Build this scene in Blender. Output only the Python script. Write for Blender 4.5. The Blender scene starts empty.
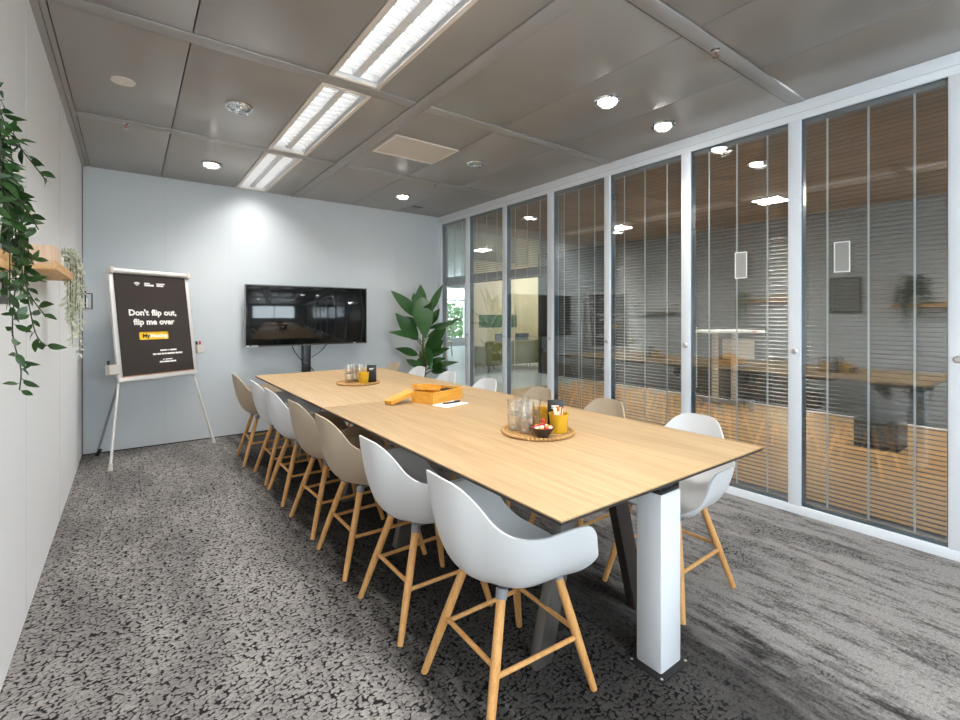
import bpy, bmesh, math, random
from mathutils import Vector, Matrix
PI = math.pi
R = math.radians
random.seed(7)
scene = bpy.context.scene
C = scene.collection

# ------------------------------------------------------------------ helpers
class MB:
    """collects shapes; build() links them as ONE mesh object"""
    def __init__(s): s.bm = bmesh.new()
    def _x(s, vs, M):
        if M is not None:
            for v in vs: v.co = M @ v.co
    def box(s, mn, mx, bev=0, M=None, seg=2):
        r = bmesh.ops.create_cube(s.bm, size=1)
        vs = r['verts']
        for v in vs:
            v.co = Vector([mn[i] + (v.co[i] + .5) * (mx[i] - mn[i]) for i in range(3)])
        if bev:
            es = list({e for v in vs for e in v.link_edges})
            rb = bmesh.ops.bevel(s.bm, geom=es, offset=bev, segments=seg, profile=.5, affect='EDGES')
            vs = list({v for f in rb['faces'] for v in f.verts} | {v for v in vs if v.is_valid})
        s._x(vs, M)
        return s
    def bar(s, a, b, w, h, up=(0, 0, 1), bev=0):
        a = Vector(a); b = Vector(b); d = (b - a); L = d.length; d.normalize()
        x = Vector(up).cross(d)
        if x.length < 1e-4: x = Vector((1, 0, 0)).cross(d)
        x.normalize(); y = d.cross(x)
        M = Matrix((x, y, d)).transposed().to_4x4(); M.translation = a
        return s.box((-w / 2, -h / 2, 0), (w / 2, h / 2, L), bev, M)
    def tube(s, pts, rad, n=10, caps=True):
        pts = [Vector(p) for p in pts]
        m = len(pts)
        rs = rad if isinstance(rad, (list, tuple)) else [rad] * m
        rings = []; ref = None
        for i, p in enumerate(pts):
            t = (pts[min(i + 1, m - 1)] - pts[max(i - 1, 0)]).normalized()
            if ref is None:
                ref = t.orthogonal().normalized()
            ref = (ref - t * ref.dot(t))
            if ref.length < 1e-5: ref = t.orthogonal()
            ref.normalize(); q = t.cross(ref)
            rings.append([s.bm.verts.new(p + (ref * math.cos(2 * PI * k / n) + q * math.sin(2 * PI * k / n)) * rs[i]) for k in range(n)])
        for i in range(m - 1):
            for k in range(n):
                s.bm.faces.new((rings[i][k], rings[i][(k + 1) % n], rings[i + 1][(k + 1) % n], rings[i + 1][k]))
        if caps:
            s.bm.faces.new(rings[0][::-1]); s.bm.faces.new(rings[-1])
        return s
    def lathe(s, prof, n=32, M=None, close=False):
        vs = []; rings = []
        for r, z in prof:
            if r < 1e-6:
                v = s.bm.verts.new((0, 0, z)); rings.append([v]); vs.append(v)
            else:
                ring = [s.bm.verts.new((r * math.cos(2 * PI * k / n), r * math.sin(2 * PI * k / n), z)) for k in range(n)]
                rings.append(ring); vs += ring
        for i in range(len(rings) - 1):
            a, b = rings[i], rings[i + 1]
            for k in range(n):
                k2 = (k + 1) % n
                if len(a) == 1 and len(b) == 1: continue
                if len(a) == 1: s.bm.faces.new((a[0], b[k2], b[k]))
                elif len(b) == 1: s.bm.faces.new((a[k], a[k2], b[0]))
                else: s.bm.faces.new((a[k], a[k2], b[k2], b[k]))
        s._x(vs, M)
        return s
    def ball(s, c, r, n=12, sc=(1, 1, 1)):
        rr = bmesh.ops.create_uvsphere(s.bm, u_segments=n, v_segments=max(6, n // 2), radius=r)
        for v in rr['verts']:
            v.co = Vector((v.co.x * sc[0], v.co.y * sc[1], v.co.z * sc[2])) + Vector(c)
        return s
    def face(s, pts):
        s.bm.faces.new([s.bm.verts.new(p) for p in pts]); return s
    def grid(s, rows, flip=False):
        g = [[s.bm.verts.new(p) for p in r] for r in rows]
        for i in range(len(g) - 1):
            for j in range(len(g[0]) - 1):
                f = (g[i][j], g[i][j + 1], g[i + 1][j + 1], g[i + 1][j])
                s.bm.faces.new(f[::-1] if flip else f)
        return s
    def leaf(s, base, d, nrm, L, W, bend=.15, n=5, fold=.25, thick=True):
        """a folded pointed leaf of 2*n quads"""
        d = Vector(d).normalized(); nrm = Vector(nrm); nrm = (nrm - d * nrm.dot(d))
        if nrm.length < 1e-4: nrm = d.orthogonal()
        nrm.normalize(); sd = d.cross(nrm); base = Vector(base)
        rows = []
        for i in range(n + 1):
            t = i / n
            w = W * .5 * math.sin(PI * t ** .8) ** .9 if 0 < t < 1 else W * .02
            c = base + d * (L * t) - nrm * (bend * L * t * t)
            rows.append([c - sd * w + nrm * (w * fold), c, c + sd * w + nrm * (w * fold)])
        return s.grid(rows)
    def build(s, name, mat, parent=None, loc=None, sharp=35, recalc=True):
        me = bpy.data.meshes.new(name)
        if recalc: bmesh.ops.recalc_face_normals(s.bm, faces=s.bm.faces)
        s.bm.to_mesh(me); s.bm.free()
        me.polygons.foreach_set('use_smooth', [True] * len(me.polygons))
        me.set_sharp_from_angle(angle=R(sharp))
        me.materials.append(mat)
        o = bpy.data.objects.new(name, me); C.objects.link(o)
        if parent: o.parent = parent
        if loc: o.location = loc
        return o

def tag(o, label, cat, group=None, kind=None):
    o['label'] = label; o['category'] = cat
    if group: o['group'] = group
    if kind: o['kind'] = kind
    return o
def thing(name, label, cat, loc=(0, 0, 0), rz=0, group=None):
    o = bpy.data.objects.new(name, None); C.objects.link(o)
    o.empty_display_size = .1
    o.location = loc; o.rotation_euler = (0, 0, rz)
    return tag(o, label, cat, group)
def struct(mb, name, mat, parent=None, sharp=35):
    o = mb.build(name, mat, parent, sharp=sharp)
    if not parent: o['kind'] = 'structure'
    return o
def dup(root, loc, rz, label, group=None):
    r = root.copy(); C.objects.link(r); r.location = loc; r.rotation_euler = (0, 0, rz)
    r['label'] = label
    if group: r['group'] = group
    for ch in list(root.children):
        c = ch.copy(); C.objects.link(c); c.parent = r
        for g in list(ch.children):
            d = g.copy(); C.objects.link(d); d.parent = c
    return r

# ------------------------------------------------------------------ materials
def srgb(r, g, b):
    f = lambda c: (c / 255 / 12.92) if c / 255 <= .04045 else ((c / 255 + .055) / 1.055) ** 2.4
    return (f(r), f(g), f(b), 1)
def mat(name, col, rough=.5, metal=0, spec=.5, bump=0, bscale=200, var=0, vscale=8, **kw):
    m = bpy.data.materials.new(name); m.use_nodes = True
    nt = m.node_tree; b = nt.nodes['Principled BSDF']
    b.inputs['Base Color'].default_value = col if len(col) == 4 else (*col, 1)
    b.inputs['Roughness'].default_value = rough; b.inputs['Metallic'].default_value = metal
    b.inputs['Specular IOR Level'].default_value = spec
    for k, v in kw.items(): b.inputs[k.replace('_', ' ')].default_value = v
    tc = nt.nodes.new('ShaderNodeTexCoord')
    if var:
        n = nt.nodes.new('ShaderNodeTexNoise'); n.inputs['Scale'].default_value = vscale; n.inputs['Detail'].default_value = 4
        nt.links.new(tc.outputs['Object'], n.inputs['Vector'])
        mx = nt.nodes.new('ShaderNodeMix'); mx.data_type = 'RGBA'; c = b.inputs['Base Color'].default_value
        mx.inputs['A'].default_value = [x * (1 - var) for x in c[:3]] + [1]
        mx.inputs['B'].default_value = [min(1, x * (1 + var)) for x in c[:3]] + [1]
        nt.links.new(n.outputs['Fac'], mx.inputs['Factor']); nt.links.new(mx.outputs['Result'], b.inputs['Base Color'])
    if bump:
        n = nt.nodes.new('ShaderNodeTexNoise'); n.inputs['Scale'].default_value = bscale
        nt.links.new(tc.outputs['Object'], n.inputs['Vector'])
        bp = nt.nodes.new('ShaderNodeBump'); bp.inputs['Strength'].default_value = bump; bp.inputs['Distance'].default_value = .002
        nt.links.new(n.outputs['Fac'], bp.inputs['Height']); nt.links.new(bp.outputs['Normal'], b.inputs['Normal'])
    return m
def emis(name, col, s):
    m = bpy.data.materials.new(name); m.use_nodes = True; nt = m.node_tree
    b = nt.nodes['Principled BSDF']; b.inputs['Base Color'].default_value = (.8, .8, .8, 1)
    b.inputs['Emission Color'].default_value = (*col, 1); b.inputs['Emission Strength'].default_value = s
    return m
class NB:
    """small node-tree builder"""
    def __init__(s, m): s.nt = m.node_tree; s.b = s.nt.nodes['Principled BSDF']
    def n(s, t, ins=None, **kw):
        x = s.nt.nodes.new('ShaderNode' + t)
        for k, v in kw.items(): setattr(x, k, v)
        for k, v in (ins or {}).items():
            i = x.inputs[k]
            if hasattr(v, 'is_linked') or isinstance(v, bpy.types.NodeSocket): s.nt.links.new(v, i)
            else: i.default_value = v
        return x
    def math(s, op, a, b=0, c=0, clamp=False):
        x = s.nt.nodes.new('ShaderNodeMath'); x.operation = op; x.use_clamp = clamp
        for i, v in enumerate((a, b, c)):
            if isinstance(v, bpy.types.NodeSocket): s.nt.links.new(v, x.inputs[i])
            else: x.inputs[i].default_value = v
        return x.outputs[0]
    def mix(s, f, a, b):
        x = s.nt.nodes.new('ShaderNodeMix'); x.data_type = 'RGBA'
        for k, v in (('Factor', f), ('A', a), ('B', b)):
            if isinstance(v, bpy.types.NodeSocket): s.nt.links.new(v, x.inputs[k])
            else: x.inputs[k].default_value = v if not isinstance(v, tuple) or len(v) == 4 else (*v, 1)
        return x.outputs['Result']
    def step(s, v, lo, hi):
        x = s.nt.nodes.new('ShaderNodeMapRange'); x.interpolation_type = 'SMOOTHSTEP'
        s.nt.links.new(v, x.inputs['Value']); x.inputs['From Min'].default_value = lo; x.inputs['From Max'].default_value = hi
        return x.outputs['Result']

def wood(name, a, b, axis='Y', rough=.45, scale=1., plank=0.0, line=.5):
    m = mat(name, a, rough); N = NB(m)
    tc = N.n('TexCoord').outputs['Object']
    k = {'X': (.9, 14, 14), 'Y': (14, .9, 14), 'Z': (14, 14, .9)}[axis]
    mp = N.n('Mapping', {'Vector': tc, 'Scale': tuple(x * scale for x in k)})
    n1 = N.n('TexNoise', {'Vector': mp.outputs[0], 'Scale': 2.2, 'Detail': 6, 'Roughness': .6})
    mp2 = N.n('Mapping', {'Vector': tc, 'Scale': tuple(x * scale * 3 if x > 1 else x * scale * .8 for x in k)})
    n2 = N.n('TexNoise', {'Vector': mp2.outputs[0], 'Scale': 3.2, 'Detail': 3})
    f = N.math('ADD', N.math('MULTIPLY', n1.outputs['Fac'], .6), N.math('MULTIPLY', n2.outputs['Fac'], .4))
    f = N.step(f, .36, .64)
    col = N.mix(f, a, b)
    if plank:
        sp = N.n('SeparateXYZ', {'Vector': tc})
        idx = N.math('FLOOR', N.math('DIVIDE', sp.outputs[{'Y': 0, 'X': 1, 'Z': 0}[axis]], plank))
        wn = N.n('TexWhiteNoise', {'W': idx}, noise_dimensions='1D')
        t = N.math('MULTIPLY_ADD', wn.outputs['Value'], .16, .92)
        hsv = N.n('HueSaturation', {'Color': col, 'Value': t})
        col = hsv.outputs['Color']
    N.nt.links.new(col, N.b.inputs['Base Color'])
    bp = N.n('Bump', {'Strength': .08, 'Distance': .001, 'Height': f})
    N.nt.links.new(bp.outputs['Normal'], N.b.inputs['Normal'])
    return m

def glass_mat(name, tint=(.97, .99, .985), r0=.05, k=.95, pw_=3.2):
    m = bpy.data.materials.new(name); m.use_nodes = True; nt = m.node_tree
    for n in list(nt.nodes): nt.nodes.remove(n)
    out = nt.nodes.new('ShaderNodeOutputMaterial')
    tr = nt.nodes.new('ShaderNodeBsdfTransparent'); tr.inputs['Color'].default_value = (*tint, 1)
    gl = nt.nodes.new('ShaderNodeBsdfGlossy'); gl.inputs['Roughness'].default_value = 0
    lw = nt.nodes.new('ShaderNodeLayerWeight'); lw.inputs['Blend'].default_value = .5
    pw = nt.nodes.new('ShaderNodeMath'); pw.operation = 'POWER'; pw.inputs[1].default_value = pw_
    nt.links.new(lw.outputs['Facing'], pw.inputs[0])
    ma = nt.nodes.new('ShaderNodeMath'); ma.operation = 'MULTIPLY_ADD'; ma.inputs[1].default_value = k - r0; ma.inputs[2].default_value = r0
    nt.links.new(pw.outputs[0], ma.inputs[0])
    mx = nt.nodes.new('ShaderNodeMixShader')
    nt.links.new(ma.outputs[0], mx.inputs[0]); nt.links.new(tr.outputs[0], mx.inputs[1]); nt.links.new(gl.outputs[0], mx.inputs[2])
    nt.links.new(mx.outputs[0], out.inputs[0])
    return m

def carpet_mat():
    m = mat('carpet_loop', (.2, .2, .2), .95, spec=.15); N = NB(m)
    pos = N.n('NewGeometry').outputs['Position']
    sp = N.n('SeparateXYZ', {'Vector': pos}); X = sp.outputs[0]
    wob = N.n('TexNoise', {'Vector': pos, 'Scale': 30., 'Detail': 2})
    v = N.n('VectorMath', {0: pos, 1: N.n('VectorMath', {0: wob.outputs['Color'], 'Scale': .035}, operation='SCALE').outputs[0]}, operation='ADD').outputs[0]
    mp = N.n('Mapping', {'Vector': v, 'Scale': (.95, 1.3, 0.)})
    wob2 = N.n('TexNoise', {'Vector': pos, 'Scale': 22., 'Detail': 3}).outputs['Fac']
    ce = N.n('TexVoronoi', {'Vector': mp.outputs[0], 'Scale': 66., 'Randomness': .85}, voronoi_dimensions='2D')
    cell = N.n('SeparateColor', {'Color': ce.outputs['Color']}).outputs[0]
    gap = N.math('SUBTRACT', 1, N.step(N.math('ADD', ce.outputs['Distance'], N.math('MULTIPLY_ADD', wob2, .7, -.35)), .43, .66))
    fine = N.n('TexNoise', {'Vector': pos, 'Scale': 260., 'Detail': 2}).outputs['Fac']
    big = N.n('TexNoise', {'Vector': N.n('Mapping', {'Vector': pos, 'Scale': (2.2, .8, 0)}).outputs[0], 'Scale': 1.5, 'Detail': 4}).outputs['Fac']
    st = N.n('TexNoise', {'Vector': N.n('Mapping', {'Vector': pos, 'Scale': (9, 1.9, 0)}).outputs[0], 'Scale': 1.5, 'Detail': 7, 'Roughness': .68}).outputs['Fac']
    st2 = N.n('TexNoise', {'Vector': N.n('Mapping', {'Vector': pos, 'Scale': (60, 22, 0)}).outputs[0], 'Scale': 1.3, 'Detail': 4, 'Roughness': .7}).outputs['Fac']
    sp1 = N.n('TexNoise', {'Vector': pos, 'Scale': 95., 'Detail': 3, 'Roughness': .7}).outputs['Fac']
    # yarn colour
    tone = N.mix(N.step(big, .35, .65), (.20, .185, .176), (.30, .28, .265))
    tone = N.n('HueSaturation', {'Color': tone, 'Value': N.math('MULTIPLY_ADD', cell, .4, .8)}).outputs['Color']
    peb = N.mix(gap, (.018, .017, .018), tone)
    # smooth streaked zone
    s = N.step(N.math('ADD', N.math('MULTIPLY', st, .6), N.math('ADD', N.math('MULTIPLY', st2, .25), N.math('MULTIPLY', sp1, .15))), .40, .53)
    streak = N.mix(s, (.095, .088, .085), (.31, .29, .28))
    streak = N.n('HueSaturation', {'Color': streak, 'Value': N.math('MULTIPLY_ADD', sp1, 1.2, .4)}).outputs['Color']
    # dark band along the room: the carpet's own dark patches plus painted table shade
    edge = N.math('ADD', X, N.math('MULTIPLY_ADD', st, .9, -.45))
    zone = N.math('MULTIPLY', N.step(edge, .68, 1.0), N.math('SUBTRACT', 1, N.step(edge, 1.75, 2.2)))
    right = N.step(N.math('ADD', edge, N.math('MULTIPLY_ADD', big, 1.1, -.55)), 1.55, 1.9)
    col = N.mix(right, peb, streak)
    # scattered pebbled patches come back in the streaked part
    patch = N.math('MULTIPLY', right, N.step(big, .56, .66))
    col = N.mix(N.math('MULTIPLY', patch, .85), col, N.mix(gap, (.018, .017, .018), (.20, .19, .182)))
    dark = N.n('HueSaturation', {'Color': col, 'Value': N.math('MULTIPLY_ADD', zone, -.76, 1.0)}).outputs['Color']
    col = N.n('HueSaturation', {'Color': dark, 'Value': N.math('MULTIPLY_ADD', fine, 1.0, .5)}).outputs['Color']
    N.nt.links.new(col, N.b.inputs['Base Color'])
    hgt = N.math('ADD', N.math('MULTIPLY', gap, .7), N.math('MULTIPLY', fine, .5))
    bp = N.n('Bump', {'Strength': .6, 'Distance': .004, 'Height': hgt})
    N.nt.links.new(bp.outputs['Normal'], N.b.inputs['Normal'])
    return m

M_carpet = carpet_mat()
M_wall = mat('painted_wall_panel', srgb(202, 207, 210), .55, bump=.03, bscale=60)
M_wallL = mat('painted_side_wall', srgb(240, 240, 240), .5, bump=.03, bscale=60)
M_joint = mat('wall_joint', srgb(190, 196, 200), .6)
M_ceil = mat('ceiling_metal', srgb(162, 157, 151), .31, metal=.25, spec=.6, bump=.05, bscale=420, var=.04, vscale=3)
M_beam = mat('ceiling_rail_metal', srgb(164, 161, 158), .4, metal=.15)
M_gap = mat('dark_gap', (.012, .012, .012), .8)
M_frame = mat('white_partition_frame', srgb(236, 240, 245), .35)
M_gasket = mat('blue_grey_reveal', srgb(88, 112, 130), .3)
M_glass = glass_mat('partition_glass', r0=.12)
M_slat = mat('slat_aluminium', srgb(92, 92, 94), .36, metal=.5)
M_cord = mat('blind_cord', srgb(200, 208, 215), .6)
M_bead = mat('bead_white', srgb(235, 232, 222), .35)
M_oak = wood('oak_top', srgb(176, 145, 104), srgb(193, 162, 120), 'Y', .5, 1., .19)
M_oakleg = wood('oak_leg', srgb(212, 150, 84), srgb(230, 178, 114), 'Z', .45, 2.)
M_edge = mat('dark_edge', srgb(52, 44, 40), .5)
M_steelleg = mat('brushed_steel_leg', srgb(120, 116, 112), .38, metal=.7)
M_white = mat('white_shell', srgb(221, 221, 221), .42)
M_taupe = mat('taupe_shell', srgb(184, 166, 143), .42)
M_grey = mat('grey_socket', srgb(138, 140, 146), .45)
M_post = mat('white_powder_coat', srgb(232, 234, 238), .32)
M_black = mat('black_plastic', (.014, .014, .015), .35)
M_blackgloss = mat('black_gloss', (.01, .01, .011), .06)
M_chrome = mat('chrome', (.75, .75, .75), .12, metal=1)
M_screw = mat('screw_steel', (.7, .7, .7), .3, metal=1)
M_trim = mat('luminaire_trim', srgb(226, 218, 208), .45)
M_blade = mat('louvre_blade', (.78, .79, .80), .35, metal=.1)
M_lum = emis('lamp_panel', (1, .99, .97), .58)
M_down = emis('downlight_lens', (1, .97, .92), 26)
M_clear = glass_mat('clear_lens', (.96, .97, .97), .06)
M_grille = mat('grille_beige', srgb(206, 198, 188), .6)
M_alu = mat('flip_chart_aluminium', srgb(226, 222, 218), .35, metal=.25)
M_lightgrey = mat('pen_tray_grey', srgb(205, 198, 188), .5)
M_poster = mat('poster_black', srgb(56, 48, 46), .32, spec=.5)
M_ink = mat('white_ink', srgb(245, 242, 236), .6)
M_yel = mat('yellow_ink', srgb(245, 195, 40), .55)
M_paper = mat('paper_white', srgb(244, 244, 242), .7)
M_red = mat('red_plastic', srgb(205, 45, 40), .4)
M_navy = mat('navy_plastic', srgb(20, 30, 60), .4)
M_screen = mat('screen_glass', (.006, .007, .008), .06, spec=.6)
M_leafdk = mat('leaf_dark', srgb(38, 70, 26), .4, var=.5, vscale=9)
M_leafbig = mat('leaf_broad', srgb(36, 80, 26), .45, var=.5, vscale=6)
M_leafsil = mat('leaf_silver', srgb(206, 208, 186), .6, var=.25, vscale=30)
M_stem = mat('stem_green', srgb(96, 100, 50), .6)
M_stemdk = mat('stem_dark', srgb(40, 50, 26), .6)
M_terr = mat('pot_grey', srgb(120, 120, 118), .6)
M_potw = mat('pot_white', srgb(235, 232, 226), .5)
M_soil = mat('soil', (.03, .022, .016), .95, bump=.5, bscale=120)
M_pine = wood('pine_shelf', srgb(214, 160, 100), srgb(232, 188, 132), 'Y', .5, 2.)
M_pinebox = wood('pale_wood_box', srgb(222, 190, 160), srgb(236, 208, 180), 'Z', .55, 2.)
M_rattan = mat('woven_rattan', srgb(176, 134, 80), .65, bump=.5, bscale=300, var=.35, vscale=60)
M_gold = mat('yellow_enamel', srgb(214, 168, 40), .3, metal=.2)
M_bowl = mat('dark_bowl', srgb(58, 44, 40), .35)
M_bamboo = wood('yellow_bamboo', srgb(214, 150, 50), srgb(232, 172, 74), 'X', .45, 1.5)
M_card = mat('card_black', (.012, .012, .012), .45)
M_tumbler = glass_mat('tumbler_glass', (.985, .99, .99), .12, .9, 1.8)
M_cfloor = wood('corridor_wood', srgb(206, 158, 106), srgb(228, 186, 136), 'Y', .4, 1., .14)
M_cceil = wood('corridor_ceiling_wood', srgb(128, 104, 82), srgb(146, 122, 98), 'Y', .6, 1., .12)
M_cgrey = mat('pale_tile_floor', srgb(200, 208, 210), .4)
M_cdark = mat('dark_corridor_wall', srgb(30, 32, 33), .7)
M_cream = mat('cream_wall', srgb(236, 226, 198), .6)
M_greenp = mat('green_pane', srgb(96, 128, 112), .2)
M_sofa = mat('olive_fabric', srgb(128, 124, 74), .9, bump=.2, bscale=150)
M_bluec = mat('blue_grey_chair', srgb(110, 128, 150), .7)
M_bin = mat('charcoal_bin', srgb(58, 62, 66), .5)
M_hedge = mat('hedge_leaf', srgb(64, 106, 44), .6, var=.5, vscale=3)
M_picture = mat('faded_print', srgb(150, 150, 142), .5, var=.35, vscale=7)

# ------------------------------------------------------------------ room
XL, XR, YB, YF, H = -.36, 3.53, 5.75, -2.2, 2.7
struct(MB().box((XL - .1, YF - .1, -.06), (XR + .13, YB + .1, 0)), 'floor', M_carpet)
struct(MB().box((XL - .12, YB, 0), (XR + .12, YB + .12, H + .21)), 'wall_back', M_wall)
# wall behind the viewer; wide window added for fill daylight, as television reflection hints
WX0, WX1, WZ0, WZ1 = -.1, 2.85, .95, 2.5
w = MB().box((XL - .12, YF - .12, 0), (XR + .12, YF, WZ0)).box((XL - .12, YF - .12, WZ1), (XR + .12, YF, H + .21))
w.box((XL - .12, YF - .12, WZ0), (WX0, YF, WZ1)).box((WX1, YF - .12, WZ0), (XR + .12, YF, WZ1))
struct(w, 'wall_front', M_wall)
w = MB()
for x in (WX0, (WX0 + WX1) / 2 - .025, WX1 - .05): w.box((x, YF - .09, WZ0), (x + .05, YF - .04, WZ1))
w.box((WX0, YF - .09, WZ0), (WX1, YF - .04, WZ0 + .05)).box((WX0, YF - .09, WZ1 - .05), (WX1, YF - .04, WZ1))
struct(w, 'trim_9', M_frame)
struct(MB().box((WX0 + .04, YF - .068, WZ0 + .04), (WX1 - .04, YF - .062, WZ1 - .04)), 'window_31', M_glass)
pl = bpy.data.lights.new('window_portal', 'AREA'); pl.shape = 'RECTANGLE'; pl.size = WX1 - WX0; pl.size_y = WZ1 - WZ0; pl.cycles.is_portal = True
po = bpy.data.objects.new('window_portal', pl); C.objects.link(po); po.location = ((WX0 + WX1) / 2, YF - .13, (WZ0 + WZ1) / 2); po.rotation_euler = (PI / 2, 0, 0)
po.rotation_euler = (-PI / 2, 0, 0)
struct(MB().box((XL - .12, YF, 0), (XL, YB, H + .21)), 'wall_left', M_wallL)
t = MB()
for x in (.285, .874, 2.222, 2.873): t.box((x - .0015, YB - .0015, .02), (x + .0015, YB + .001, H))
for y in (1.6, 2.8, 4.0, 5.15): t.box((XL - .001, y - .001, .02), (XL + .0008, y + .001, H))
struct(t, 'trim_1', M_joint)
struct(MB().box((XL, YB - .006, 0), (XR, YB, .008)), 'baseboard_back', M_cdark)
struct(MB().box((XL, YB - .006, 0), (XL + .006, YB, H)), 'trim_2', M_cdark)
# ceiling: soffit slab, metal cassettes, rails
xs = [(-.30, .25), (.25, .92), (1.24, 1.51), (1.61, 2.225), (2.225, 2.87), (2.87, XR)]
ys = [(-1.74, -.31), (-.21, 1.21), (1.30, 2.73), (2.83, 4.23), (4.32, YB)]
c = MB().box((XL - .1, YF - .1, H + .2), (XR + .062, YB + .1, H + .3))
struct(c, 'ceiling', M_gap)
c = MB()
for (a, b) in xs:
    for (d, e) in ys + [(YF, -1.84)]:
        c.box((a + .003, d + .003, H), (b - .003, e - .003, H + .03), .003)
for (d, e) in [(YF, -1.84)]: c.box((.923, d, H), (1.237, e, H + .03))
struct(c, 'ceiling_cassettes', M_ceil)
c = MB()
for y0, y1 in ((-1.84, -1.74), (-.31, -.21), (1.21, 1.30), (2.73, 2.83), (4.23, 4.32)):
    c.box((-.3, y0 + .004, H - .004), (1.506, y1 - .004, H + .02), .002)
    c.box((1.614, y0 + .004, H - .004), (XR, y1 - .004, H + .02), .002)
c.box((1.513, YF, H - .005), (1.607, YB, H + .02), .002)
struct(c, 'trim_3', M_beam)
c = MB().box((XL, YF, H - .004), (XL + .03, YB, H + .02)).box((XL + .033, YF, H + .006), (-.303, YB, H + .03))
struct(c, 'trim_4', M_beam)
# dark void above the cassette joints
# ------------------------------------------------------------------ luminaires
def luminaire(y0, y1, label):
    x0, x1 = .922, 1.238
    t = thing('ceiling_luminaire', label, 'light', ((x0 + x1) / 2, (y0 + y1) / 2, H), 0, 'recessed ceiling luminaires in a row')
    w = (x1 - x0) / 2; L = (y1 - y0) / 2
    f = MB()
    b = .026
    f.box((-w, -L, -.006), (-w + b, L, .012), .002).box((w - b, -L, -.006), (w, L, .012), .002)
    f.box((-w + b, -L, -.006), (w - b, -L + b, .012), .002).box((-w + b, L - b, -.006), (w - b, L, .012), .002)
    f.build('frame', M_trim, t)
    h = MB()
    z1 = .09
    h.box((-w + .012, -L + .012, 0.012), (-w + .02, L - .012, z1)).box((w - .02, -L + .012, .012), (w - .012, L - .012, z1))
    h.box((-w + .02, -L + .012, .012), (w - .02, -L + .02, z1)).box((-w + .02, L - .02, .012), (w - .02, L - .012, z1))
    h.box((-w + .012, -L + .012, z1), (w - .012, L - .012, z1 + .01))
    h.build('housing', M_blade, t)
    d = MB()
    wi = w - .045
    d.box((-wi, -L + .022, .072), (-.026, L - .022, .08)).box((.026, -L + .022, .072), (wi, L - .022, .08))
    d.build('lamp_panel', M_lum, t)
    s = MB().box((-.024, -L + .022, .023), (.024, L - .022, .078), .004)
    s.build('centre_spine', M_blade, t)
    n = 18
    lv = MB()
    for k in range(n):
        y = -L + .03 + (2 * L - .06) * k / (n - 1)
        lv.box((-wi, y - .002, .022), (wi, y + .002, .045))
    lv.box((-wi - .004, -L + .04, .016), (-wi, L - .04, .07)).box((wi, -L + .04, .016), (wi + .004, L - .04, .07))
    lv.build('louvre', M_blade, t)
    l = bpy.data.lights.new('luminaire_lamp', 'AREA'); l.shape = 'RECTANGLE'; l.size = 2 * wi; l.size_y = 2 * L - .3; l.energy = 7.0; l.spread = R(132); l.color = (1, .985, .96)
    o = bpy.data.objects.new('luminaire_lamp', l); C.objects.link(o); o.parent = t; o.location = (0, 0, .013)
    return t
luminaire(4.325, 5.71, 'recessed louvred ceiling luminaire nearest the back wall above the far table')
luminaire(2.835, 4.225, 'middle recessed louvred ceiling luminaire between two others')
luminaire(1.305, 2.725, 'recessed louvred ceiling luminaire nearest the viewer, cut by the top of the photo')
luminaire(-.205, 1.205, 'recessed louvred ceiling luminaire overhead just out of view')
luminaire(-1.735, -.315, 'recessed louvred ceiling luminaire behind the viewer')

def downlight(x, y, lit, label):
    t = thing('downlight', label, 'light', (x, y, H), 0, 'round glass ceiling downlights')
    MB().lathe([(.0, 0), (.085, 0), (.088, -.008), (.082, -.018), (.07, -.018), (.066, -.008), (0, -.008)], 36).build('rim', M_chrome, t)
    MB().lathe([(0, -.0085), (.058, -.0085), (.054, -.018), (.040, -.026), (0, -.028)], 32).build('lens', M_down if lit else M_clear, t)
    r = MB().lathe([(.066, -.012), (.078, -.016), (.078, -.022), (.055, -.036), (.050, -.036), (.072, -.019), (.060, -.014)], 36)
    r.build('glass_ring', M_tumbler, t)
    for k in range(3):
        a = 2 * PI * k / 3 + .5
        MB().box((-.004, -.004, -.036), (.004, .004, -.016), .001, Matrix.Translation((.066 * math.cos(a), .066 * math.sin(a), 0))).build('clip', M_chrome, t)
    if lit:
        l = bpy.data.lights.new('downlight_beam', 'SPOT'); l.energy = 16; l.spot_size = R(120); l.spot_blend = .9; l.shadow_soft_size = .05
        l.color = (1, .965, .91)
        o = bpy.data.objects.new('downlight_beam', l); C.objects.link(o); o.parent = t; o.location = (0, 0, -.06)
    return t
downlight(.60, 4.95, True, 'lit round downlight above the flip chart near the back wall')
downlight(2.55, 4.95, True, 'lit round downlight above the corner plant near the back wall')
downlight(2.485, 1.97, True, 'lit round downlight over the right side of the table, left one of the near pair')
downlight(3.13, 1.98, True, 'lit round downlight next to the white partition head, right one of the near pair')
downlight(.585, 3.49, False, 'unlit chrome and glass downlight left of the middle luminaire')
downlight(2.545, 3.50, False, 'unlit small downlight right of the beige ceiling grille')
downlight(.59, .5, True, 'lit round downlight close above the left wall, out of view')

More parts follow.
